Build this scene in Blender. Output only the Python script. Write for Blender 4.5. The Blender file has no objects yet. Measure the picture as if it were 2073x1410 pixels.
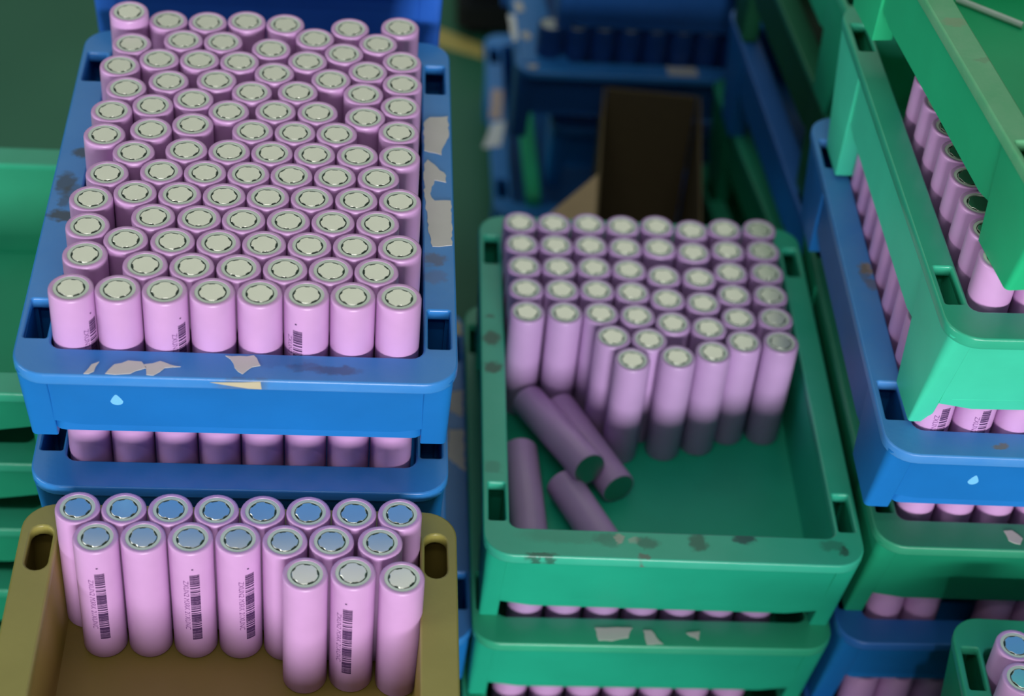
import bpy, bmesh, math, random
from mathutils import Vector, Matrix
random.seed(7)
S = 0.001            # the scene is laid out in millimetres and built in metres
Z0 = 930.0           # height of the camera above the floor
C = bpy.context.scene.collection
scn = bpy.context.scene

# ------------------------------------------------------------------ camera
cam_d = bpy.data.cameras.new('camera')
cam = bpy.data.objects.new('camera', cam_d); C.objects.link(cam)
fw = Vector((0.07875738, 0.74374379, -0.66380904)); rt = Vector((0.99648378, -0.03963734, 0.07381706)); up = Vector((-0.02858936, 0.66728858, 0.74425036))
M = Matrix((rt, up, -fw)).transposed().to_4x4(); M.translation = Vector((0, 0, Z0 * S))
cam.matrix_world = M
cam_d.sensor_width = 36.0; cam_d.lens = 36.0 * 3849.0 / 2073.0
cam_d.clip_start = 0.02; cam_d.clip_end = 50
cam_d.dof.use_dof = True; cam_d.dof.focus_distance = 0.80; cam_d.dof.aperture_fstop = 6.6
scn.camera = cam
# ------------------------------------------------------------------ light
w = bpy.data.worlds.new('room_light'); scn.world = w; w.use_nodes = True
w.node_tree.nodes['Background'].inputs[0].default_value = (0.80, 0.92, 0.88, 1)
w.node_tree.nodes['Background'].inputs[1].default_value = 0.055
def area(name, loc, target, sx, sy, power, col):
    d = bpy.data.lights.new(name, 'AREA'); d.shape = 'RECTANGLE'; d.size = sx; d.size_y = sy; d.energy = power; d.color = col
    o = bpy.data.objects.new(name, d); C.objects.link(o); o.location = loc
    o.rotation_euler = (Vector(target) - Vector(loc)).to_track_quat('-Z', 'Y').to_euler(); return o
area('workshop_window_light', (0.30, -2.6, 0.93 - 0.13), (0.0, 0.6, 0.36), 1.5, 0.5, 112, (1.0, 0.98, 1.0))
area('ceiling_light', (0.2, 3.3, 3.1), (0.2, 3.3, 0), 5.0, 3.6, 32, (0.97, 1.0, 0.90))
area('side_window_light', (-2.7, 0.1, 1.2), (0.1, 0.7, 0.43), 1.3, 0.6, 28, (0.97, 1.0, 1.0))
area('tube_light', (-0.2, -0.75, 2.9), (-0.2, -0.75, 0), 1.5, 0.06, 7, (1.0, 1.0, 0.97))
area('tube_light', (-0.2, -1.6, 2.9), (-0.2, -1.6, 0), 1.5, 0.06, 7, (1.0, 1.0, 0.97))
scn.view_settings.view_transform = 'Standard'; scn.view_settings.look = 'None'
scn.view_settings.gamma = 1.0; scn.view_settings.exposure = 0.08; scn.view_settings.use_curve_mapping = False

# ------------------------------------------------------------------ materials
def nodes(m):
    m.use_nodes = True; return m.node_tree.nodes, m.node_tree.links, m.node_tree.nodes['Principled BSDF']
def plastic(name, col, rough=0.38, dust=0.0, stains=(), dustcol=(0.20, 0.33, 0.36), spec=0.5):
    """moulded plastic: slight mottling, fine grain, dust on worn surfaces, stains at given local places (mm)"""
    m = bpy.data.materials.new(name); N, Lk, b = nodes(m)
    tc = N.new('ShaderNodeTexCoord')
    n1 = N.new('ShaderNodeTexNoise'); n1.inputs['Scale'].default_value = 28; n1.inputs['Detail'].default_value = 5
    Lk.new(tc.outputs['Object'], n1.inputs['Vector'])
    mx = N.new('ShaderNodeMixRGB'); mx.inputs[1].default_value = (*[c * 0.82 for c in col], 1); mx.inputs[2].default_value = (*[min(1, c * 1.15) for c in col], 1)
    Lk.new(n1.outputs['Fac'], mx.inputs[0]); out = mx.outputs[0]
    if dust:
        n2 = N.new('ShaderNodeTexNoise'); n2.inputs['Scale'].default_value = 14; n2.inputs['Detail'].default_value = 8; n2.inputs['Roughness'].default_value = .7
        Lk.new(tc.outputs['Object'], n2.inputs['Vector'])
        mr = N.new('ShaderNodeMapRange'); mr.inputs[1].default_value = .35; mr.inputs[2].default_value = .7; mr.inputs[3].default_value = dust * .35; mr.inputs[4].default_value = dust
        Lk.new(n2.outputs['Fac'], mr.inputs[0])
        md = N.new('ShaderNodeMixRGB'); md.inputs[2].default_value = (*dustcol, 1)
        Lk.new(mr.outputs[0], md.inputs[0]); Lk.new(out, md.inputs[1]); out = md.outputs[0]
    if stains:
        nw = N.new('ShaderNodeTexNoise'); nw.inputs['Scale'].default_value = 260; nw.inputs['Detail'].default_value = 3
        Lk.new(tc.outputs['Object'], nw.inputs['Vector'])
        sc = N.new('ShaderNodeVectorMath'); sc.operation = 'MULTIPLY_ADD'; sc.inputs[1].default_value = (.006, .006, 0); 
        Lk.new(nw.outputs['Color'], sc.inputs[0]); Lk.new(tc.outputs['Object'], sc.inputs[2])
        for (sx, sy, rx, ry, k, scol) in stains:
            v = N.new('ShaderNodeVectorMath'); v.operation = 'SUBTRACT'; v.inputs[1].default_value = ((sx + 3) * S, (sy + 3) * S, 0)
            Lk.new(sc.outputs[0], v.inputs[0])
            q = N.new('ShaderNodeVectorMath'); q.operation = 'MULTIPLY'; q.inputs[1].default_value = (1000 / rx, 1000 / ry, 0)
            Lk.new(v.outputs[0], q.inputs[0])
            ln = N.new('ShaderNodeVectorMath'); ln.operation = 'LENGTH'; Lk.new(q.outputs[0], ln.inputs[0])
            r = N.new('ShaderNodeMapRange'); r.interpolation_type = 'SMOOTHSTEP'; r.inputs[1].default_value = .55; r.inputs[2].default_value = 1.15; r.inputs[3].default_value = k; r.inputs[4].default_value = 0
            Lk.new(ln.outputs['Value'], r.inputs[0])
            ms = N.new('ShaderNodeMixRGB'); ms.inputs[2].default_value = (*scol, 1)
            Lk.new(r.outputs[0], ms.inputs[0]); Lk.new(out, ms.inputs[1]); out = ms.outputs[0]
    Lk.new(out, b.inputs['Base Color'])
    b.inputs['Roughness'].default_value = rough; b.inputs['Specular IOR Level'].default_value = spec
    nb = N.new('ShaderNodeTexNoise'); nb.inputs['Scale'].default_value = 420; nb.inputs['Detail'].default_value = 2
    Lk.new(tc.outputs['Object'], nb.inputs['Vector'])
    bp = N.new('ShaderNodeBump'); bp.inputs['Strength'].default_value = .12; bp.inputs['Distance'].default_value = .0004
    Lk.new(nb.outputs['Fac'], bp.inputs['Height']); Lk.new(bp.outputs[0], b.inputs['Normal'])
    return m
def flat(name, col, rough=.5, metal=0.0, spec=.5):
    m = bpy.data.materials.new(name); N, Lk, b = nodes(m)
    tc = N.new('ShaderNodeTexCoord'); n1 = N.new('ShaderNodeTexNoise'); n1.inputs['Scale'].default_value = 90; n1.inputs['Detail'].default_value = 3
    Lk.new(tc.outputs['Object'], n1.inputs['Vector'])
    mx = N.new('ShaderNodeMixRGB'); mx.inputs[1].default_value = (*[c * .92 for c in col], 1); mx.inputs[2].default_value = (*[min(1, c * 1.06) for c in col], 1)
    Lk.new(n1.outputs['Fac'], mx.inputs[0]); Lk.new(mx.outputs[0], b.inputs['Base Color'])
    b.inputs['Roughness'].default_value = rough; b.inputs['Metallic'].default_value = metal; b.inputs['Specular IOR Level'].default_value = spec
    return m
DK = (.03, .035, .03); PL = (.42, .42, .36)
BLUE = (.012, .215, .66); GREEN = (.015, .40, .205); TEAL = (.016, .44, .27); LEAF = (.010, .42, .15)
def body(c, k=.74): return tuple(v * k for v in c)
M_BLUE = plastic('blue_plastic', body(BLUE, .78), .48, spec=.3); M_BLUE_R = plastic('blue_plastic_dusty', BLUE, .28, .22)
M_BLUE_BT = plastic('blue_plastic_stained', BLUE, .28, .26, [
    (11, 148, 6, 4, .8, DK), (6, 125, 5, 9, .75, DK), (10, 119, 5, 6, .5, DK), (7, 112, 3, 5, .6, DK), (7, 102, 7, 4.5, .85, DK), (169, 80, 6, 5, .65, (.10, .08, .09)), (169, 68, 6, 5, .35, (.12, .07, .12)),
    (116, 8.5, 8, 3, .45, (.05, .06, .14)), (129, 7, 11, 3.2, .6, (.05, .06, .12)), (105, 12, 20, 4, .25, (.03, .06, .2)), (92, -1, 12, 3, .4, (.1, .09, .08))])
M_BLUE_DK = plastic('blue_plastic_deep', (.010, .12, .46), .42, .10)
M_BLUE_V = plastic('blue_plastic_violet', (.020, .13, .62), .40, .05)
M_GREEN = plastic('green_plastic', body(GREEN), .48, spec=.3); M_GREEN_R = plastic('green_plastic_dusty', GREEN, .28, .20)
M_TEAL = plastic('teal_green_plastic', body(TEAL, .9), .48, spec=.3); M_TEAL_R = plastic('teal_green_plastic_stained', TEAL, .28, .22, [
    (6, 149, 5, 6.5, .75, DK), (6, 127, 5.2, 5, .75, DK), (5.5, 166, 2.5, 2, .6, DK), (5.4, 56, 5, 5, .3, DK), (58, 11.5, 8, 5, .35, DK), (63, 12, 2.2, 3.5, .8, PL), (70, 12, 3, 2, .5, PL),
    (76, 10.6, 6, 4, .55, DK), (99.6, 12, 5, 6, .65, DK), (122, 15.5, 6, 4, .85, (.02, .045, .06)), (163, 13, 7, 4, .4, DK), (168, 9, 3, 4, .7, DK), (27, 1, 8, 1.8, .7, DK), (74, 2, 3, 2, .7, (.15, .1, .1)), (40, 13, 26, 5, .3, (.04, .13, .09))])
M_MINT = plastic('mint_green_plastic', (.055, .62, .39), .45, spec=.35); M_MINT_R = plastic('mint_green_rim', (.018, .41, .23), .28, .15)
M_LEAF = plastic('leaf_green_plastic', (.018, .46, .20), .45, spec=.35); M_LEAF_R = plastic('leaf_green_plastic_dusty', LEAF, .45, .42, [(7.4, 132, 6, 4, .3, (.35, .2, .16)), (9.6, 103, 5, 2, .35, (.15, .2, .12))], dustcol=(.42, .5, .40))
M_YEL = plastic('yellow_brown_plastic', (.25, .185, .035), .48, .06, dustcol=(.34, .26, .14))
M_YEL_R = plastic('yellow_brown_rim', (.27, .245, .055), .42, .10, dustcol=(.34, .26, .14))
M_SLEEVE = flat('pink_shrink_sleeve', (.59, .33, .62), .34)
M_NAVY = flat('dark_blue_sleeve', (.01, .06, .25), .4)
M_SLEEVE_B = flat('lavender_shrink_sleeve', (.46, .29, .54), .36)
M_RING = flat('grey_green_insulator_paper', (.60, .68, .60), .6)
M_VENT = flat('dark_vent_gap', (.02, .05, .035), .6)
M_CAP = flat('nickel_terminal', (.80, .80, .72), .30, 1.0)
M_BASE = flat('steel_battery_bottom', (.35, .38, .35), .3, 1.0)
M_INK = flat('purple_black_print', (.06, .02, .09), .5)
M_INK2 = flat('purple_faint_print', (.20, .07, .24), .5)
M_PAPER = flat('torn_paper', (.60, .59, .56), .8)
M_PAPER2 = flat('white_paper', (.80, .83, .84), .8)
M_PINK = flat('pinkish_paper', (.55, .42, .38), .8)
M_TAPE = flat('old_tape', (.50, .45, .30), .6)
M_LIGHT_SPOT = flat('light_spot_blue', (.20, .60, .95), .4)  # paler blue for the light spots painted on crate fronts
M_CARD_SHADE = flat('shaded_brown_cardboard', (.13, .10, .055), .85, spec=.1)  # box panels: cardboard darkened, their shade put into the colour
M_CARD_LIT = flat('lit_cardboard', (.46, .33, .19), .85, spec=.2)  # flap: lit copy of the same cardboard, light put into the colour
M_BLACK = flat('black_shade', (.012, .014, .013), .7, spec=.2)  # black for the shade under the distant crate
M_YTAPE = flat('yellow_floor_tape', (.50, .42, .12), .6)
M_WHITE = flat('white_plastic', (.75, .78, .78), .4)

def floor_material():
    m = bpy.data.materials.new('green_floor_paint'); N, Lk, b = nodes(m)
    tc = N.new('ShaderNodeTexCoord'); n = N.new('ShaderNodeTexNoise'); n.inputs['Scale'].default_value = 3; n.inputs['Detail'].default_value = 8
    Lk.new(tc.outputs['Object'], n.inputs['Vector'])
    r = N.new('ShaderNodeValToRGB'); r.color_ramp.elements[0].position = .3; r.color_ramp.elements[0].color = (.020, .125, .07, 1); r.color_ramp.elements[1].position = .75; r.color_ramp.elements[1].color = (.036, .175, .10, 1)
    Lk.new(n.outputs['Fac'], r.inputs[0]); Lk.new(r.outputs[0], b.inputs['Base Color'])
    b.inputs['Roughness'].default_value = .42; b.inputs['Specular IOR Level'].default_value = .3
    return m

# ------------------------------------------------------------------ helpers
def P(x, y, z): return (x * S, y * S, (z + Z0) * S)
def link(name, me, parent=None, mat=None):
    o = bpy.data.objects.new(name, me); C.objects.link(o)
    if parent: o.parent = parent
    if mat and me.materials and me.materials[0] != mat:
        o.material_slots[0].link = 'OBJECT'; o.material_slots[0].material = mat
    return o
def root(name, label, cat, x, y, z, yaw=0.0, group=None):
    o = bpy.data.objects.new(name, None); C.objects.link(o); o.empty_display_size = .01
    o.location = P(x, y, z); o.rotation_euler = (0, 0, yaw); o['label'] = label; o['category'] = cat
    if group: o['group'] = group
    return o
def mesh(name, bm, mat, smooth=True, ang=35):
    bmesh.ops.recalc_face_normals(bm, faces=bm.faces[:])
    me = bpy.data.meshes.new(name); bm.to_mesh(me); bm.free(); me.materials.append(mat)
    if smooth:
        me.polygons.foreach_set('use_smooth', [True] * len(me.polygons)); me.set_sharp_from_angle(angle=math.radians(ang))
    return me
def rrect(x0, x1, y0, y1, r, n=5):
    """rounded rectangle, r one radius or four (fl, fr, br, bl); points in mm"""
    rs = r if isinstance(r, (tuple, list)) else (r,) * 4
    pts = []
    for (cx, cy, a0), rr in zip(((x0, y0, 180), (x1, y0, 270), (x1, y1, 0), (x0, y1, 90)), rs):
        ox = cx + (rr if cx == x0 else -rr); oy = cy + (rr if cy == y0 else -rr)
        for i in range(n + 1):
            a = math.radians(a0 + 90 * i / n); pts.append((ox + rr * math.cos(a), oy + rr * math.sin(a)))
    return pts
def loft(bm, loops, cap0=False, cap1=False):
    vs = [[bm.verts.new((x * S, y * S, z * S)) for x, y, z in lp] for lp in loops]
    n = len(vs[0])
    for a, b in zip(vs, vs[1:]):
        for i in range(n): bm.faces.new((a[i], a[(i + 1) % n], b[(i + 1) % n], b[i]))
    if cap0: bm.faces.new(vs[0])
    if cap1: bm.faces.new(vs[-1][::-1])
def lz(pts, z): return [(x, y, z) for x, y in pts]
def box(bm, x0, x1, y0, y1, z0, z1):
    loft(bm, [lz([(x0, y0), (x1, y0), (x1, y1), (x0, y1)], z0), lz([(x0, y0), (x1, y0), (x1, y1), (x0, y1)], z1)], True, True)

# ------------------------------------------------------------------ the stacking crate
W, L = 178.0, 251.0
STY = {
 'blue':   dict(W=178, L=251, s=14.0, fr=16.0, floor=41.5, wall=42.3, side=37, sl=.25, fsl=.29, taper=.4, pk=(22, 46, 206, 230), pr=1.0, foot=50),
 'green':  dict(W=178, L=252, s=12.4, fr=17.5, floor=47.0, wall=57.0, side=38, sl=.27, fsl=.31, taper=2.0, pk=(22, 46, 210, 234), pr=1.0, foot=69),
 'short':  dict(W=178, L=251, s=13.0, fr=16.5, floor=43.0, wall=44.0, side=38, sl=.25, fsl=.29, taper=2.0, pk=(22, 46, 206, 230), pr=1.0, foot=53),
 'plain':  dict(W=190, L=251, s=15.0, fr=15.0, floor=38.0, wall=27.0, side=27, sl=.02, fsl=.02, taper=2.0, pk=None, pr=1.0, foot=45.6),
 'yellow': dict(W=180, L=245, s=15.4, fr=17.0, bk=10.0, floor=46.0, wall=50.0, side=46, sl=.20, fsl=.24, taper=3.5, pk=(23, 48, 208, 232), pr=5.0, foot=69),
}
_cm = {}
def crate_meshes(sty, foot):
    key = (sty, foot)
    if key in _cm: return _cm[key]
    p = STY[sty]; W, L, s, fr = p['W'], p['L'], p['s'], p['fr']; t = 1.6
    # rim: a flat frame with rounded edges and four pocket holes
    if ('rim', sty) not in _cm:
        cu = bpy.data.curves.new('rim', 'CURVE'); cu.dimensions = '2D'; cu.fill_mode = 'BOTH'
        bev = .9; cu.extrude = 1.9 * S; cu.bevel_depth = bev * S; cu.bevel_resolution = 2; cu.offset = -bev * S
        lp = [rrect(0, W, 0, L, 6 if sty == 'plain' else 14, 7), rrect(s, W - s, fr, L - p.get('bk', fr), 5, 4)]
        px0, px1 = 2.8, s - 1.9
        if sty == 'yellow': px0, px1 = 4.2, s - 1.9
        for y0, y1 in ((p['pk'][:2], p['pk'][2:]) if p['pk'] else ()):
            for x0, x1 in ((px0, px1), (W - px1, W - px0)): lp.append(rrect(x0, x1, y0, y1, min(p['pr'], (x1 - x0) / 2 - .05), 4))
        for pts in lp:
            sp = cu.splines.new('POLY'); sp.points.add(len(pts) - 1); sp.use_cyclic_u = True
            for q, (x, y) in zip(sp.points, pts): q.co = (x * S, y * S, 0, 1)
        o = bpy.data.objects.new('rim_curve', cu); C.objects.link(o)
        dg = bpy.context.evaluated_depsgraph_get(); me = bpy.data.meshes.new_from_object(o.evaluated_get(dg))
        bpy.data.objects.remove(o)
        me.transform(Matrix.Translation((0, 0, -2.8 * S))); me.materials.clear(); me.materials.append(M_BLUE_R)
        me.polygons.foreach_set('use_smooth', [True] * len(me.polygons)); me.set_sharp_from_angle(angle=math.radians(40))
        me.name = 'rim'; _cm[('rim', sty)] = me
    rim = _cm[('rim', sty)]
    # tub: inner walls, floor and the sloping outer panels between the feet
    bm = bmesh.new(); F = p['floor']; tp = p['taper']; tx = 26 if sty == 'plain' else tp * .3
    x0, x1, y0, y1 = s - .2, W - s + .2, fr - .2, L - p.get('bk', fr) + .2
    loft(bm, [lz(rrect(x0, x1, y0, y1, 5, 4), -2.5), lz(rrect(x0 + tx, x1 - tx, y0 + tp, y1 - tp, 5, 4), -F + 3), lz(rrect(x0 + tx + 1, x1 - tx - 1, y0 + tp + 1, y1 - tp - 1, 5, 4), -F)], False, True)
    loft(bm, [lz(rrect(x0 - t, x1 + t, y0 - t, y1 + t, 5, 4), -4), lz(rrect(x0 - t + tx, x1 + t - tx, y0 - t + tp, y1 + t - tp, 5, 4), -F - 2.9)], False, True)
    def panel(a, b, h, slope, axis):
        # a..b along the edge, h depth; profile slopes inwards; 1.6 mm thick with rounded lower corners
        n = 10; rows = []
        for side in (0, 1):
            row = []
            for i in range(n + 1):
                u = a + (b - a) * i / n; e = min(u - a, b - u); hh = h - max(0, 5 - e) ** 2 * .16
                row.append((u, hh))
            rows.append(row)
        top = []; 
        for off in (0, t):
            r1 = []
            for u, hh in rows[0]:
                r1.append([(u, 4.3 + off, -3.0), (u, 4.3 + slope * hh * .5 + off, -hh * .5), (u, 4.3 + slope * hh + off, -hh)])
            top.append(r1)
        def tf(q):
            u, v, z = q
            if axis == 'f': return (u * S, v * S, z * S)
            if axis == 'b': return (u * S, (L - v) * S, z * S)
            if axis == 'l': return ((v - 1.6) * S, u * S, z * S)
            return ((W - v + 1.6) * S, u * S, z * S)
        vv = [[[bm.verts.new(tf(q)) for q in col] for col in r1] for r1 in top]
        for k in (0, 1):
            for i in range(n):
                for j in (0, 1): bm.faces.new((vv[k][i][j], vv[k][i + 1][j], vv[k][i + 1][j + 1], vv[k][i][j + 1]))
        for i in range(n): bm.faces.new((vv[0][i][2], vv[0][i + 1][2], vv[1][i + 1][2], vv[1][i][2]))
        for i in (0, n):
            for j in (0, 1): bm.faces.new((vv[0][i][j], vv[0][i][j + 1], vv[1][i][j + 1], vv[1][i][j]))
    for ax in 'fb': panel(s - 1.2, W - s + 1.2, p['wall'], p['sl'], ax)
    for ax in 'lr': panel(9 if sty == 'plain' else 48, L - (9 if sty == 'plain' else 48), p['side'], .02, ax)
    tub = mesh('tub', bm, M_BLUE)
    # feet: hollow tapering legs under the four pockets
    feet = []
    H = foot
    for mx in (0, 1):
        for my in (0, 1):
            bm = bmesh.new(); fs = p['fsl']
            def lp(z, ins, top=False):
                h = -z; x0 = 1.6 + .012 * h + ins; x1 = s - .4 - ins - .004 * h; y0 = 2.6 + fs * h + ins; y1 = ((13 if sty == 'plain' else 54) - .06 * h) - ins
                r = max(.6, 5.0 - .05 * h - ins)
                rr = [(X, Y) for X, Y in rrect(x0, x1, y0, y1, (r, .8, .8, .8), 4)]
                return [((W - X) if mx else X, (L - Y) if my else Y, z) for X, Y in rr]
            loft(bm, [lp(-H + 1.2, 1.3), lp(-H * .5, 1.3), lp(-3.2, 1.3), lp(-3.2, 0), lp(-H * .5, 0), lp(-H, 0)], True, True)
            feet.append(mesh('foot', bm, M_BLUE))
    _cm[key] = (rim, tub, feet); return _cm[key]
def crate(label, x, y, z, yaw, sty, m_body, m_rim, foot=None, group=None, name='stacking_crate'):
    foot = foot or STY[sty]['foot']
    rim, tub, feet = crate_meshes(sty, foot)
    t = root(name, label, 'crate', x, y, z, yaw, group)
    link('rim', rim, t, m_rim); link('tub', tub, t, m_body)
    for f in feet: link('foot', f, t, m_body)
    return t
def scrap(t, pts, mat, z=.12, name='torn_label', th=.25):
    """a scrap of paper stuck on a rim"""
    bm = bmesh.new(); out = []
    n = len(pts)
    for i in range(n):
        a = Vector(pts[i]); b = Vector(pts[(i + 1) % n]); out.append(a)
        k = max(1, int((b - a).length / 2.2))
        nr = Vector((-(b - a).y, (b - a).x)).normalized()
        for j in range(1, k): out.append(a.lerp(b, j / k) + nr * random.uniform(-.5, .5))
    vs = [(q.x, q.y) for q in out]
    loft(bm, [lz(vs, z), lz(vs, z + th)], True, True)
    me = mesh(name, bm, mat, False)
    return link(name, me, t)

# ------------------------------------------------------------------ the battery cell
SEG = 28
def lathe(prof, mat, name, cap0=False, cap1=False, ang=40):
    bm = bmesh.new()
    loft(bm, [[(r * math.cos(2 * math.pi * i / SEG), r * math.sin(2 * math.pi * i / SEG), z) for i in range(SEG)] for r, z in prof], cap0, cap1)
    return mesh(name, bm, mat, True, ang)
R, H = 9.1, 65.0
ME_SLEEVE = lathe([(8.3, 0), (8.75, .15), (R, .8), (R, 64.0), (8.95, 64.6), (8.6, 64.95), (8.1, 65.0), (7.2, 64.9), (7.0, 64.5)], M_SLEEVE, 'sleeve')
ME_BASE = lathe([(8.35, .1), (8.35, 1.2)], M_BASE, 'battery_bottom', True, True)
ME_RING = lathe([(7.4, 63.6), (7.4, 64.75), (6.6, 64.8), (5.75, 64.8), (5.65, 64.2)], M_RING, 'insulator_ring')
ME_VENT = lathe([(5.75, 63.8), (5.75, 64.25)], M_VENT, 'vent_gap', True, True)
def cap_mesh():
    bm = bmesh.new(); n = 50; lo = []
    for z, sc in ((64.0, 1.0), (64.66, 1.0), (64.84, .96)):
        ring = []
        for i in range(n):
            a = 2 * math.pi * i / n; k = (i * 5 / n) % 1.0
            r = 4.85 if k < .3 else 5.35
            r = r * sc
            ring.append((r * math.cos(a), r * math.sin(a), z))
        lo.append(ring)
    loft(bm, lo, True, True); return mesh('terminal_cap', bm, M_CAP, True, 30)
ME_CAP = cap_mesh()
def code_mesh():
    """bar code column with a text column beside it, printed round the sleeve (faces -Y)"""
    bm = bmesh.new(); rnd = random.Random(3); R2 = R + .03
    def q(u0, u1, z0, z1):
        n = 3; lo = []; hi = []
        for i in range(n + 1):
            a = (u0 + (u1 - u0) * i / n) / R2 - math.pi / 2
            lo.append(bm.verts.new((R2 * math.cos(a) * S, R2 * math.sin(a) * S, z0 * S))); hi.append(bm.verts.new((R2 * math.cos(a) * S, R2 * math.sin(a) * S, z1 * S)))
        for i in range(n): bm.faces.new((lo[i], lo[i + 1], hi[i + 1], hi[i]))
    z = 52.5
    dens = [(52.5, 46.5, .8), (46.5, 39, .55), (39, 34.5, .95), (34.5, 28, .6), (28, 24, .95), (24, 19, .65), (19, 16, .95), (16, 12.5, .85)]
    for a, b, dn in dens:
        z = a
        while z > b + .3:
            wb = rnd.choice((.35, .5, .8)) * (1.3 if dn > .9 else 1); gap = wb * (1 - dn) / dn * rnd.uniform(.7, 1.3) + .08
            q(-.6, 3.4, max(b, z - wb), z); z -= wb + gap
    q(.3, 1.1, 55.6, 56.3)
    me = mesh('bar_code', bm, M_INK, False)
    # text column: characters turned on their side, taken from the built-in font
    cu = bpy.data.curves.new('t', 'FONT'); cu.body = 'ZXUN2 M3RK 21XUNC'; cu.size = 3.1 * S; cu.space_character = 1.05
    o = bpy.data.objects.new('t', cu); C.objects.link(o)
    dg = bpy.context.evaluated_depsgraph_get(); tm = bpy.data.meshes.new_from_object(o.evaluated_get(dg)); bpy.data.objects.remove(o)
    mxx = max(v.co.x for v in tm.vertices); k = 30 * S / mxx
    for v in tm.vertices:
        u = -3.3 * S + v.co.y; zz = 49 * S - v.co.x * k; a = (u / S + 0.0) / R2 - math.pi / 2
        v.co = (R2 * S * math.cos(a), R2 * S * math.sin(a), zz)
    tm.materials.clear(); tm.materials.append(M_INK2); tm.name = 'printed_text'
    return me, tm
ME_CODE, ME_TEXT = code_mesh()
ORD = ['', 'first', 'second', 'third', 'fourth', 'fifth', 'sixth', 'seventh', 'eighth', 'ninth', 'tenth', 'eleventh', 'twelfth', 'thirteenth', 'fourteenth', 'fifteenth']
def battery(x, y, ztop, label, group, code=None, rot=None, full=True, sleeve=None):
    """stands upright, or lies along rot = (dx, dy, dz) (direction from bottom to top) with its bottom at x, y, ztop"""
    t = root('battery_cell', label, 'battery', x, y, ztop - (H if rot is None else 0), 0, group)
    if rot is None: t.rotation_euler = (0, 0, math.radians(code) if code is not None else math.radians(random.uniform(120, 240)))
    else: t.rotation_euler = Vector(rot).to_track_quat('Z', 'Y').to_euler()
    link('sleeve', ME_SLEEVE, t, sleeve)
    if full:
        link('insulator_ring', ME_RING, t); link('vent_gap', ME_VENT, t); link('terminal_cap', ME_CAP, t)
        if rot is None:
            for c in t.children:
                if c.name.startswith('terminal'): c.rotation_euler[2] = random.uniform(0, 1.2)
    if rot is not None or not full: link('battery_bottom', ME_BASE, t)
    if code is not None: link('bar_code', ME_CODE, t); link('printed_text', ME_TEXT, t)
    return t

# ================================================================== structure: the floor
bm = bmesh.new(); box(bm, -2500, 2500, -700, 5600, -40, 0)
fo = link('floor', mesh('floor', bm, floor_material(), False)); fo['kind'] = 'structure'; fo['label'] = 'green painted workshop floor'

def wallbox(name, label, x0, x1, y0, y1, z0, z1, mat):
    bm = bmesh.new(); box(bm, x0, x1, y0, y1, z0, z1)
    o = link(name, mesh(name, bm, mat, False)); o['kind'] = 'structure'; o['label'] = label
M_WALL = flat('pale_wall_paint', (.62, .66, .60), .8, spec=.2)
wallbox('ceiling', 'pale workshop ceiling', -2500, 2500, -700, 5600, 3150, 3200, M_WALL)
wallbox('wall_back', 'pale back wall of the workshop', -2500, 2500, 5600, 5650, 0, 3150, M_WALL)

# ================================================================== left stack: the blue crate full of cells
BTx, BTy, BTz = -138.8, 558.1, -519.3
t = crate('blue crate full of pink cells, torn white paper on its rim', BTx, BTy, BTz, 0, 'blue', M_BLUE, M_BLUE_BT)
LBL = [[(29.5, 0.9), (31.9, 6.4), (34.8, 8.2), (33.3, 2.4), (31.3, 0.9)],
 [(37.9, 1.3), (40.8, 6.8), (46.0, 9.3), (51.4, 8.8), (53.6, 5.3), (47.7, 1.7), (41.6, 0.9)],
 [(52.5, 7.3), (58.6, 9.5), (67.0, 6.5), (60.8, 5.6), (56.7, 1.0), (54.0, 1.3)],
 [(84.2, 13.8), (92.8, 13.7), (95.5, 14.5), (98.5, 8.5), (95.1, 7.4), (91.7, 3.2), (89.8, 4.7), (87.7, 9.4)],
 [(164.9, 181.0), (167.9, 185.9), (176.4, 187.1), (176.6, 170.7), (174.1, 163.2), (173.0, 156.0), (165.0, 159.0)],
 [(164.9, 148.3), (166.6, 152.0), (174.9, 140.2), (174.8, 135.0), (169.6, 136.5), (167.5, 126.1), (169.5, 121.1), (176.7, 121.5), (176.8, 89.6), (168.2, 88.4), (166.3, 101.1), (165.4, 117.5), (164.9, 124.1)]]
for q in LBL: scrap(t, q, M_PAPER)
# a piece of old tape on the front lip
bm = bmesh.new(); loft(bm, [[(79, -.25, -1.6), (92, -.25, -1.2), (99, -.25, -.6), (99.4, -.25, -4.6), (94, -.25, -4.4), (86, -.25, -3)], [(79, .1, -1.6), (92, .1, -1.2), (99, .1, -.6), (99.4, .1, -4.6), (94, .1, -4.4), (86, .1, -3)]], True, True)
link('old_tape', mesh('old_tape', bm, M_TAPE, False), t)
def add_light_spot(t, x, z, sl, h=6.5, wd=2.6):  # drop-shaped spot of light, painted as a paler blue patch
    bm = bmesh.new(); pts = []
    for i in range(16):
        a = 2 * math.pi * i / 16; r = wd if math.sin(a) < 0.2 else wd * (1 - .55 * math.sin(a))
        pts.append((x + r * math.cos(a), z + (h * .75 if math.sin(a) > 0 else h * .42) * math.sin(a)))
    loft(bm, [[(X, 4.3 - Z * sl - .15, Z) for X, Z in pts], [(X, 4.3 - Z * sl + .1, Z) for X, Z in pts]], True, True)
    link('light_spot', mesh('light_spot', bm, M_LIGHT_SPOT, False), t)
add_light_spot(t, 40, -23, .25)
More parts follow.
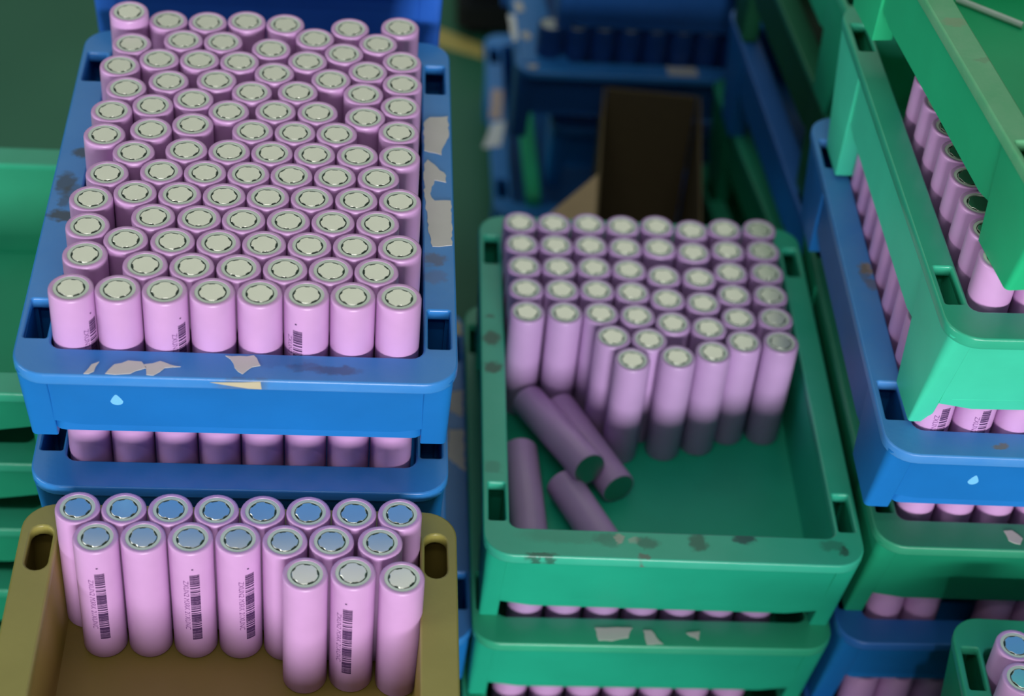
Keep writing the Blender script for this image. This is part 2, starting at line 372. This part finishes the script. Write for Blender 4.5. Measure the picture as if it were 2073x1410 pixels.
BT = [('A',-114.1,783.8),('A',-95.9,781.5),('A',-77.4,781.6),('A',-59.1,783.6),('A',-40.7,782.4),('A',-9.9,781.0),('A',14.0,783.8),('B',-110.8,760.5),('B',-87.4,765.1),('B',-68.9,765.0),('B',-46.2,760.8),('B',-26.2,771.0),('B',3.7,768.5),('C',-114.2,741.8),('C',-97.0,748.3),('C',-78.6,748.9),('C',-60.2,748.8),('C',-28.9,751.4),('C',-12.2,759.1),('C',15.0,754.0),('D',-0.8,744.6),('D',-109.4,724.0),('D',-91.0,730.7),('D',-69.5,732.9),('D',-43.7,740.5),('D',-17.6,736.9),('D',15.2,735.5),('E',-113.8,705.8),('E',-96.2,711.2),('E',-78.7,717.0),('E',-53.0,724.6),('E',-32.4,726.0),('E',-2.5,726.3),('E',14.5,717.1),('F',-114.7,687.4),('F',-95.2,692.8),('F',-77.4,697.6),('F',-62.3,708.6),('F',-41.6,710.2),('F',-22.8,710.3),('F',-1.4,707.9),('F',13.8,697.4),('G',-100.8,675.3),('G',-50.8,694.3),('G',-32.2,694.3),('G',-13.8,694.3),('H',-110.3,659.5),('H',-78.5,678.4),('H',-60.0,678.4),('H',-41.5,678.4),('H',-23.0,678.4),('H',-4.3,678.5),('H',14.1,678.9),('I',-87.7,662.4),('I',-69.2,662.4),('I',-50.7,662.5),('I',-32.3,662.5),('I',-13.6,662.5),('I',5.1,662.7),('J',-114.9,641.6),('J',-97.2,646.6),('J',-78.5,646.5),('J',-59.9,646.5),('J',-41.5,646.6),('J',-22.9,646.7),('J',-4.1,646.7),('J',14.5,646.8),('K',-114.0,623.2),('K',-88.0,630.7),('K',-69.1,630.7),('K',-50.7,630.6),('K',-32.1,630.7),('K',-13.5,630.9),('K',5.2,630.9),('L',-112.8,604.6),('L',-97.6,614.9),('L',-78.6,614.9),('L',-59.9,614.8),('L',-41.3,614.8),('L',-22.7,614.9),('L',-4.1,615.0),('L',14.5,614.9),('M',-88.1,599.1),('M',-69.4,599.0),('M',-50.6,599.0),('M',-31.9,599.0),('M',-13.4,599.1),('M',5.1,599.1),('N',-115.6,583.4),('N',-97.3,583.4),('N',-78.8,583.4),('N',-60.0,583.4),('N',-41.2,583.4),('N',-22.6,583.4),('N',-4.1,583.4),('N',14.4,583.4)]
rows = sorted({r for r, _, _ in BT}, reverse=True)
for ri, r in enumerate(rows):
    line = sorted([(x, y) for q, x, y in BT if q == r])
    for k, (x, y) in enumerate(line):
        cd = {(0, 0): 53, (0, 2): 40, (0, 5): -30}.get((ri, k))
        if r == 'N': txt = f'pink cell in the front row of the top blue crate, {ORD[k+1]} from left'
        elif r == 'A': txt = f'pink cell in the rearmost row of the top blue crate, {ORD[k+1]} from left'
        else: txt = f'pink cell in the top blue crate, {ORD[ri+1]} row from front, {ORD[k+1]} from left'
        dz = 4.0 if (r == 'A' and k == 0) else 0
        b = battery(x, y, BTz + 24.2 + dz, txt, 'pink battery cells in the top blue crate', cd)
        if dz: b.rotation_euler = (.035, 0, 0)
# crates below it
crate('blue crate directly under the full blue crate, warped dusty front rim', -138.9, 564.7, -589.8, 0.003, 'blue', M_BLUE, M_BLUE_R)
for k in range(8):
    battery(-138.9 + 14 + 9.5 + k * 18.45, 564.7 + 16 + 9.6, -589.8 + 24.2, f'pink cell seen in the gap under the full blue crate, {ORD[k+1]} from left', 'cells in the second blue crate')
crate('blue crate third in the left stack, hidden behind the yellow crate', -136, 569, -660.3, 0, 'blue', M_BLUE, M_BLUE_R)
b4 = crate('blue crate fourth in the left stack, sticking out with paper on its rim', -119, 600, -731, 0.0, 'blue', M_BLUE, M_BLUE_R)
scrap(b4, [(166, 244), (176, 240), (177, 228), (167, 231)], M_TAPE); scrap(b4, [(167, 180), (176.5, 182), (176, 160), (168, 166)], M_PAPER); scrap(b4, [(168, 150), (176, 150), (176.5, 118), (167, 128)], M_PAPER)
crate('blue crate fifth in the left stack, deep in shadow', -134, 590, -802, 0, 'blue', M_BLUE, M_BLUE_R)
crate('blue crate at the floor under the left stack', -136, 588, -873, 0, 'blue', M_BLUE, M_BLUE_R, foot=57)
# the stack right behind the full crate: only its top crate looks over
for k in range(6):
    z = -498 - 71.8 * k if k < 5 else -857
    crate(['blue crate just behind the full blue crate, its face showing above the rear cells', 'blue crate second in the stack behind the full crate', 'blue crate third in the stack behind the full crate', 'blue crate fourth in the stack behind the full crate', 'blue crate fifth in the stack behind the full crate', 'blue crate at the floor behind the left stack'][k],
          -140.5, 822 + (0 if k == 0 else 32), z, 0.004, 'blue', M_BLUE_V, M_BLUE_V, foot=71.7 if k < 5 else 73)

# ================================================================== yellow crate in front
YK = 1.009
YX, YY, YZ = -137.2 * YK, 308.5 * YK, -585.5 * YK
crate('open yellow-brown crate in front of the blue stack, three rows of cells inside', YX, YY, YZ, -0.002, 'yellow', M_YEL, M_YEL_R)
for k in range(4):
    crate(f'yellow-brown crate {["second", "third", "fourth", "fifth"][k]} from top under the open yellow one', YX, YY - 1, YZ - 69 * (k + 1), -0.002, 'yellow', M_YEL, M_YEL_R, foot=69 if k < 3 else 63)
YB = dict(p=[(-19.6,498.3),(-0.8,499.4),(18.4,497.2)], q=[(-102.8,515.6),(-84.2,516.1),(-65.6,516.0),(-46.9,516.1),(-28.3,515.4),(-9.8,515.9),(9.6,515.8)], r=[(-111.8,531.3),(-93.4,531.3),(-74.9,531.4),(-56.5,531.4),(-38.0,531.4),(-19.6,531.4),(-1.1,531.4),(17.4,531.4)])
for rk, nm in (('p', 'front'), ('q', 'middle'), ('r', 'back')):
    for k, (x, y) in enumerate(YB[rk]):
        cd = {('q', 0): 2, ('q', 2): 3, ('q', 3): 24, ('p', 1): -20}.get((rk, k))
        battery(x * YK, y * YK, YZ + 19.2, f'pink cell in the {nm} row of the yellow crate, {ORD[k+1]} from left', 'pink battery cells in the yellow crate', cd)

# ================================================================== middle stack: the half-empty green crate
GX, GY, GZ, GA = 57.8, 581.0, -645.0, -0.018
t = crate('half-empty green crate on the middle stack, cells fallen over inside', GX, GY, GZ, GA, 'green', M_TEAL, M_TEAL_R, foot=70.8)
GM = [('a',82.7,804.2),('a',101.1,804.4),('a',119.8,804.9),('a',138.3,804.0),('a',157.1,804.9),('a',175.7,802.1),('a',194.0,804.3),('a',213.1,805.0),('b',82.8,785.8),('b',101.2,785.9),('b',119.6,786.3),('b',138.1,785.4),('b',156.5,786.3),('b',174.6,783.3),('b',193.5,785.8),('b',212.5,786.5),('c',83.3,767.3),('c',101.7,767.4),('c',120.2,767.9),('c',138.6,767.0),('c',156.5,762.6),('c',175.3,761.9),('c',192.7,767.4),('c',212.0,768.0),('d',83.5,748.9),('d',102.0,749.0),('d',120.4,749.5),('d',138.8,748.6),('d',156.7,744.1),('d',175.0,741.7),('d',192.1,749.0),('d',211.3,749.6),('e',83.3,730.5),('e',102.6,730.6),('e',121.1,731.1),('e',139.7,730.2),('e',157.6,725.2),('e',175.8,722.2),('e',192.2,730.6),('e',211.3,731.2),('f',125.8,713.3),('f',144.2,712.0),('f',192.4,712.2),('f',211.5,712.8),('g',134.3,696.4),('g',157.3,699.3),('g',175.8,703.7)]
for ri, r in enumerate('abcdefg'):
    line = sorted([(x, y) for q, x, y in GM if q == r])
    for k, (x, y) in enumerate(line):
        nm = {'a': 'rearmost row', 'g': 'frontmost row'}.get(r, f'{ORD[ri+1]} row from back')
        battery(x, y, GZ + 18.2, f'upright pink cell in the half-empty green crate, {nm}, {ORD[k+1]} from left', 'upright battery cells in the half-empty green crate', sleeve=M_SLEEVE_B)
fl = GZ - 47
def lying(bx, by, bz, tx, ty, tz, label):
    battery(bx, by, bz, label, 'fallen battery cells in the green crate', sleeve=M_SLEEVE_B, rot=(tx - bx, ty - by, tz - bz))
lying(130.5, 661, fl + 9.3, 103.5, 720, fl + 9.3, 'fallen pink cell on the green crate floor, lying under another fallen cell')
lying(114.5, 661, fl + 22.6, 87.5, 718, fl + 14.0, 'fallen pink cell leaning on top of another fallen cell in the green crate')
lying(84.4, 622, fl + 9.3, 81.8, 687, fl + 9.3, 'fallen pink cell lying along the left wall of the green crate')
lying(128.5, 605, fl + 9.3, 102.5, 664.5, fl + 9.3, 'fallen pink cell lying diagonally behind the front wall of the green crate')
t2 = crate('green crate directly below the half-empty one, grey label scraps on its front rim', 57.2, 587.5, -716, -0.004, 'green', M_TEAL, M_TEAL_R.copy() if False else M_GREEN_R, foot=70.8)
scrap(t2, [(60.2, 11.0), (78.8, 11.4), (76.3, 5.2), (72, 4.4), (68, 3.0), (61.5, 3.2)], M_PAPER); scrap(t2, [(84.0, 10.0), (88, 10), (93, 1.6), (85, 1.2)], M_PAPER); scrap(t2, [(105.1, 8.9), (112, 10), (110.8, 4.4)], M_PAPER)
t3 = crate('green crate third in the middle stack, only its top edge in view', 57, 590, -787, 0, 'green', M_GREEN, M_GREEN_R, foot=70.8)
crate('green crate at the floor under the middle stack', 57, 590, -858, 0, 'green', M_GREEN, M_GREEN_R, foot=71.8)
for k in range(7):
    battery(57.2 + 27 + k * 19.2, 587.5 + 28.9, -716 + 18.2, f'pink cell bottom peeping under the half-empty green crate, {ORD[k+1]} from left', 'cells in the second green crate of the middle stack', sleeve=M_SLEEVE_B)
    battery(57 + 25 + k * 19.2, 590 + 31.5, -787 + 18.2, f'pink cell low in the third crate of the middle stack, {ORD[k+1]} from left', 'cells in the third green crate of the middle stack')

# ================================================================== right stack
t0 = crate('bright green crate resting askew on cells at the top of the right stack', 254.8, 553, -418.6, .115, 'short', M_LEAF, M_LEAF_R)
bm = bmesh.new(); loft(bm, [[(1.6 * math.cos(a * math.pi / 4), y, 1.6 * math.sin(a * math.pi / 4)) for a in range(8)] for y in (0, 34)], True, True)
st = link('white_stick', mesh('white_stick', bm, M_WHITE)); st['label'] = 'thin white plastic stick lying in the bright green crate'; st['category'] = 'stick'
st.location = P(303.5, 752, -418.6 - 43 + 1.7); st.rotation_euler = (0, 0, math.radians(52))
t1 = crate('green crate full of cells under the askew bright green crate', 235.2, 562, -490, .012, 'green', M_MINT, M_MINT_R)
for k in range(8):
    battery(258.2 - .1 * k, 592.3 + 18.35 * k, -490 + 18.2, f'pink cell along the left wall of the upper right crate, {ORD[k+1]} from front', 'cells along the left wall of the upper right green crate')
for k in range(3): battery(277 + 18.4 * k, 592.5, -490 + 18.2, f'pink cell in the front row of the upper right green crate, {ORD[k+2]} from left', 'cells in the front row of the upper right green crate')
t2 = crate('blue crate with a rust stain on its side rim in the right stack', 225.5, 567.4, -561, -.019, 'blue', M_BLUE, plastic('blue_plastic_rust', BLUE, .45, .35, [(10.8, 125.2, 4, 5, .85, (.30, .22, .12)), (12, 114, 4, 5, .6, (.16, .12, .08)), (9, 122, 3, 8, .5, (.10, .10, .08)), (50.7, 7.2, 4, 2, .8, (.20, .15, .10))]))
add_light_spot(t2, 45, -25, .25, 6.5, 2.4)
for k in range(11):
    battery(225.5 + 14 + 9.6 + .35 * k, 567.4 + 16 + 9.7 - .4 + 18.6 * k, -561 + 24.2, f'pink cell along left wall of the right blue crate, {ORD[k+1]} from front', 'cells along the left wall of the right blue crate', {0: 10}.get(k))
for k in range(4):
    battery(225.5 + 14 + 9.6 + 18.6 * (k + 1), 567.4 + 16 + 9.2 - .36 * (k + 1), -561 + 24.2, f'pink cell in the front row of the right blue crate, {ORD[k+2]} from left', 'cells in the front row of the right blue crate', {0: 5}.get(k))
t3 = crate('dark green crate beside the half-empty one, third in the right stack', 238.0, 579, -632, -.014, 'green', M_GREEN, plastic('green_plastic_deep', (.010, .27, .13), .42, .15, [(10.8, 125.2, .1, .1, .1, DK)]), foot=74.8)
scrap(t3, [(61, 12), (65, 12.5), (69, 7.5), (67, 3.9), (62, 6)], M_PAPER)
for k in range(11):
    battery(238.0 + 12.4 + 11.2 + .26 * k, 579 + 31 + 18.8 * k, -632 + 18.2, f'pink cell along the left wall of the dark green crate, {ORD[k+1]} from front', 'cells along the left wall of the dark green crate')
for k in range(4):
    battery(238.0 + 12.4 + 11.2 + 19 * (k + 1), 579 + 31, -632 + 18.2, f'pink cell in the front row of the dark green crate, {ORD[k+2]} from left', 'cells in the front row of the dark green crate')
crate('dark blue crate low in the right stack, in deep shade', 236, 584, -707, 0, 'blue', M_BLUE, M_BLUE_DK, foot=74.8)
for k in (0, 1, 3, 4, 5):
    battery(236 + 26 + 18.8 * k, 584 + 27, -707 + 24.2, f'shaded pink cell behind the dark blue rim in the right stack, {ORD[k+1]} place from left', 'shaded cells in the low right blue crate')
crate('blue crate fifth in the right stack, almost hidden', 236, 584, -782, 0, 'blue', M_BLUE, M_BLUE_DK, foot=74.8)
for k in range(5):
    battery(236 + 26 + 18.8 * k, 584 + 27, -782 + 24.2, f'shaded pink cell at the bottom edge of the right stack, {ORD[k+1]} from left', 'shaded cells in the fifth crate of the right stack')
crate('green crate at the floor under the right stack', 236, 584, -857, 0, 'green', M_GREEN, M_GREEN_R, foot=72.8)
# crate at the lower right
crate('green crate with two cells in front of the right stack, cut by the frame corner', 260.7, 309.3, -658.5, -.0486, 'green', M_GREEN, M_GREEN_R)
for k in range(3):
    crate(f'green crate {["second", "third", "fourth"][k]} from top under the lower right one', 260.7, 309.3, -658.5 - 69.2 * (k + 1), -.0486, 'green', M_GREEN, M_GREEN_R, foot=69 if k < 2 else 63.8)
for k, (x, y) in enumerate([(292.6, 529.5), (291.2, 511)]):
    battery(x, y, -658.5 + 18.2, ['pink cell in the lower right green crate, against its rear wall', 'pink cell in the lower right green crate, nearer than its neighbour'][k], 'cells in the lower right green crate')

for k in range(5):  # unseen stack, added to cast shade on the right stacks
    crate(f'green crate {["topmost", "second", "third", "fourth", "fifth"][k]} in the unseen near right stack added for shade', 222, 40, -606 - 65 * k, 0, 'green', M_GREEN, M_GREEN_R, foot=64.8)

# ================================================================== stack behind the right stack
KS = [(250, 838, -518, .07, 'short', M_GREEN, M_GREEN_R, 'green crate at the top of the rear right stack'),
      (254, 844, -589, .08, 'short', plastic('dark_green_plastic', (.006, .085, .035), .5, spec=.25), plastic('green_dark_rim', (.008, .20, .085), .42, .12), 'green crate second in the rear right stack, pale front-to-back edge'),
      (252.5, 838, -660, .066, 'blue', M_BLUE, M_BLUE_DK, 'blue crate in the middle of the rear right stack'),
      (266, 860, -731, .115, 'short', M_GREEN, M_GREEN_R, 'green crate below the rear blue crate'),
      (262, 856, -802, .11, 'short', M_GREEN, M_GREEN_R, 'green crate beside the cardboard box'),
      (260, 856, -873, .11, 'short', M_GREEN, M_GREEN_R, 'green crate at the floor of the rear right stack')]
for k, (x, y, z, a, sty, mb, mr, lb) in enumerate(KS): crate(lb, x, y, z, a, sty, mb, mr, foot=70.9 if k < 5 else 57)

# ================================================================== blue crates in the middle distance
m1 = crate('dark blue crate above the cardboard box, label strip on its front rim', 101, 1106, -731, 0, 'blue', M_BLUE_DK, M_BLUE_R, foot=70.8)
scrap(m1, [(106, 14), (127, 14), (128, 3), (107, 3)], M_PAPER)
bm = bmesh.new(); cv = [(3, 12), (38, 14), (27, 72), (14, 200), (3, 200)]; loft(bm, [lz(cv, .05), lz(cv, .8)], True, True)
link('cover_sheet', mesh('cover_sheet', bm, M_BLUE_R, False), m1)
for k in range(8):
    b = battery(101 + 24 + 18.5 * k, 1106 + 16 + 10, -731 + 24.2, f'dark blue cell in the distant blue crate above the cardboard box, {ORD[k+1]} from left', 'dark blue cells in the distant crate')
    for c in b.children:
        if c.name.startswith('sleeve'): c.material_slots[0].link = 'OBJECT'; c.material_slots[0].material = M_NAVY
scrap(m1, [(5, 48), (10, 52), (13, 44), (9, 38)], M_PAPER, 1.0); scrap(m1, [(2, 92), (8, 90), (9, 78), (3, 75)], M_PAPER, 1.0); scrap(m1, [(-3, 74), (2, 73), (4, 40), (-1, 38)], M_PAPER2); scrap(m1, [(8, 8), (16, 9), (14, 3), (9, 4)], M_PAPER, 1.0)
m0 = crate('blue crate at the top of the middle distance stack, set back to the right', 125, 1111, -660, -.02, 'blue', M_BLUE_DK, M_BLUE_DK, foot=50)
m2 = crate('blue crate second from top beside the cardboard box', 134, 1141, -802, 0, 'blue', M_BLUE, M_BLUE_R, foot=70.8)
m3 = crate('blue crate at the floor next to the cardboard flap, paper scraps on its side', 96, 1127, -873, 0, 'blue', M_BLUE, M_BLUE_R, foot=57)
scrap(m3, [(-6, 85), (8, 88), (13, 122), (2, 118)], M_PAPER2, .3); scrap(m3, [(0, 125), (10, 124), (13, 165), (4, 168)], M_PINK, .3)
bm = bmesh.new(); loft(bm, [lz(rrect(0, 11, 0, 150, 2, 3), 0), lz(rrect(0, 11, 0, 150, 2, 3), 8), lz(rrect(1, 10, 1, 149, 2, 3), 9)], True, True)
gs = link('divider_strip', mesh('divider_strip', bm, M_LEAF)); gs.location = P(120.5, 1140, -872.8); gs['label'] = 'narrow bright green plastic strip lying beside the distant blue crates'; gs['category'] = 'strip'
gs.rotation_euler = (0, 0, .01)
# open cardboard box
cb = root('cardboard_box', 'open brown cardboard box with a folded-out flap behind the middle stack', 'box', 143, 930, -930, -.11)
def part(name, bm, mat, par, smooth=False): return link(name, mesh(name, bm, mat, smooth), par)
bw, bl, bh = 68, 168, 196
bm = bmesh.new(); box(bm, 0, 1.6, 0, bl, 0, bh); part('side_panel', bm, M_CARD_SHADE, cb)
bm = bmesh.new(); box(bm, bw - 1.6, bw, 0, bl, 0, bh); part('side_panel', bm, M_CARD_SHADE, cb)
bm = bmesh.new(); box(bm, 3, bw - 3, bl - 3, bl, 0, bh); part('back_panel', bm, M_CARD_SHADE, cb)
bm = bmesh.new(); box(bm, 3, bw - 3, 0, 3, 0, bh); part('front_panel', bm, M_CARD_SHADE, cb)
bm = bmesh.new(); box(bm, 3, bw - 3, 3, bl - 3, 0, 3); part('bottom_panel', bm, M_CARD_SHADE, cb)
bm = bmesh.new(); loft(bm, [[(0, -2, bh), (0, 66, bh), (-52, 6, bh - 20), (-50, -14, bh - 20)], [(0, -2, bh - 2.5), (0, 66, bh - 2.5), (-52, 6, bh - 22.5), (-50, -14, bh - 22.5)]], True, True)
part('flap', bm, M_CARD_LIT, cb)
# far things on the floor
bm = bmesh.new(); loft(bm, [lz([(20, 1500), (100, 1448), (100, 1426), (20, 1462)], -929.9), lz([(20, 1500), (100, 1448), (100, 1426), (20, 1462)], -929.4)], True, True)
yt = link('floor_tape', mesh('floor_tape', bm, M_YTAPE, False)); yt.location = (0, 0, Z0 * S); yt['label'] = 'yellow marking tape on the green floor beyond the crates'; yt['category'] = 'tape'
dl = root('black_shade_block', 'low black block standing for shade under a distant blue crate', 'shade_block', 76, 1455, -930)  # black block added as the dark shade under the distant crate
bm = bmesh.new(); loft(bm, [lz(rrect(0, 190, 0, 260, 6, 3), 12), lz(rrect(0, 190, 0, 260, 6, 3), 34)], True, True); part('platform', bm, M_BLACK, dl, True)
for wx in (14, 176):
    for wy in (16, 244):
        bm = bmesh.new(); loft(bm, [[(wx + o, wy + 11 * math.cos(a * math.pi / 8), 11 + 11 * math.sin(a * math.pi / 8)) for a in range(16)] for o in (-5, 5)], True, True); part('wheel', bm, M_BLACK, dl, True)
crate('distant blue crate on the black shade block', 78, 1460, -930 + 34 + 51, 0, 'blue', M_BLUE, M_BLUE_DK, foot=50.8)

# ================================================================== empty green crates at the left
for k in range(7):
    crate(['topmost empty green crate of the low stack left of the blue stack', 'second empty green crate of the stack at the left edge', 'third empty green crate of the stack at the left edge', 'fourth empty green crate of the stack at the left edge', 'fifth empty green crate of the stack at the left edge', 'sixth empty green crate of the stack at the left edge', 'empty green crate at the floor of the left edge stack'][k],
          -140.4, 642, -610 - 45.7 * k, math.pi / 2, 'plain', M_GREEN, M_GREEN_R, foot=45.6)
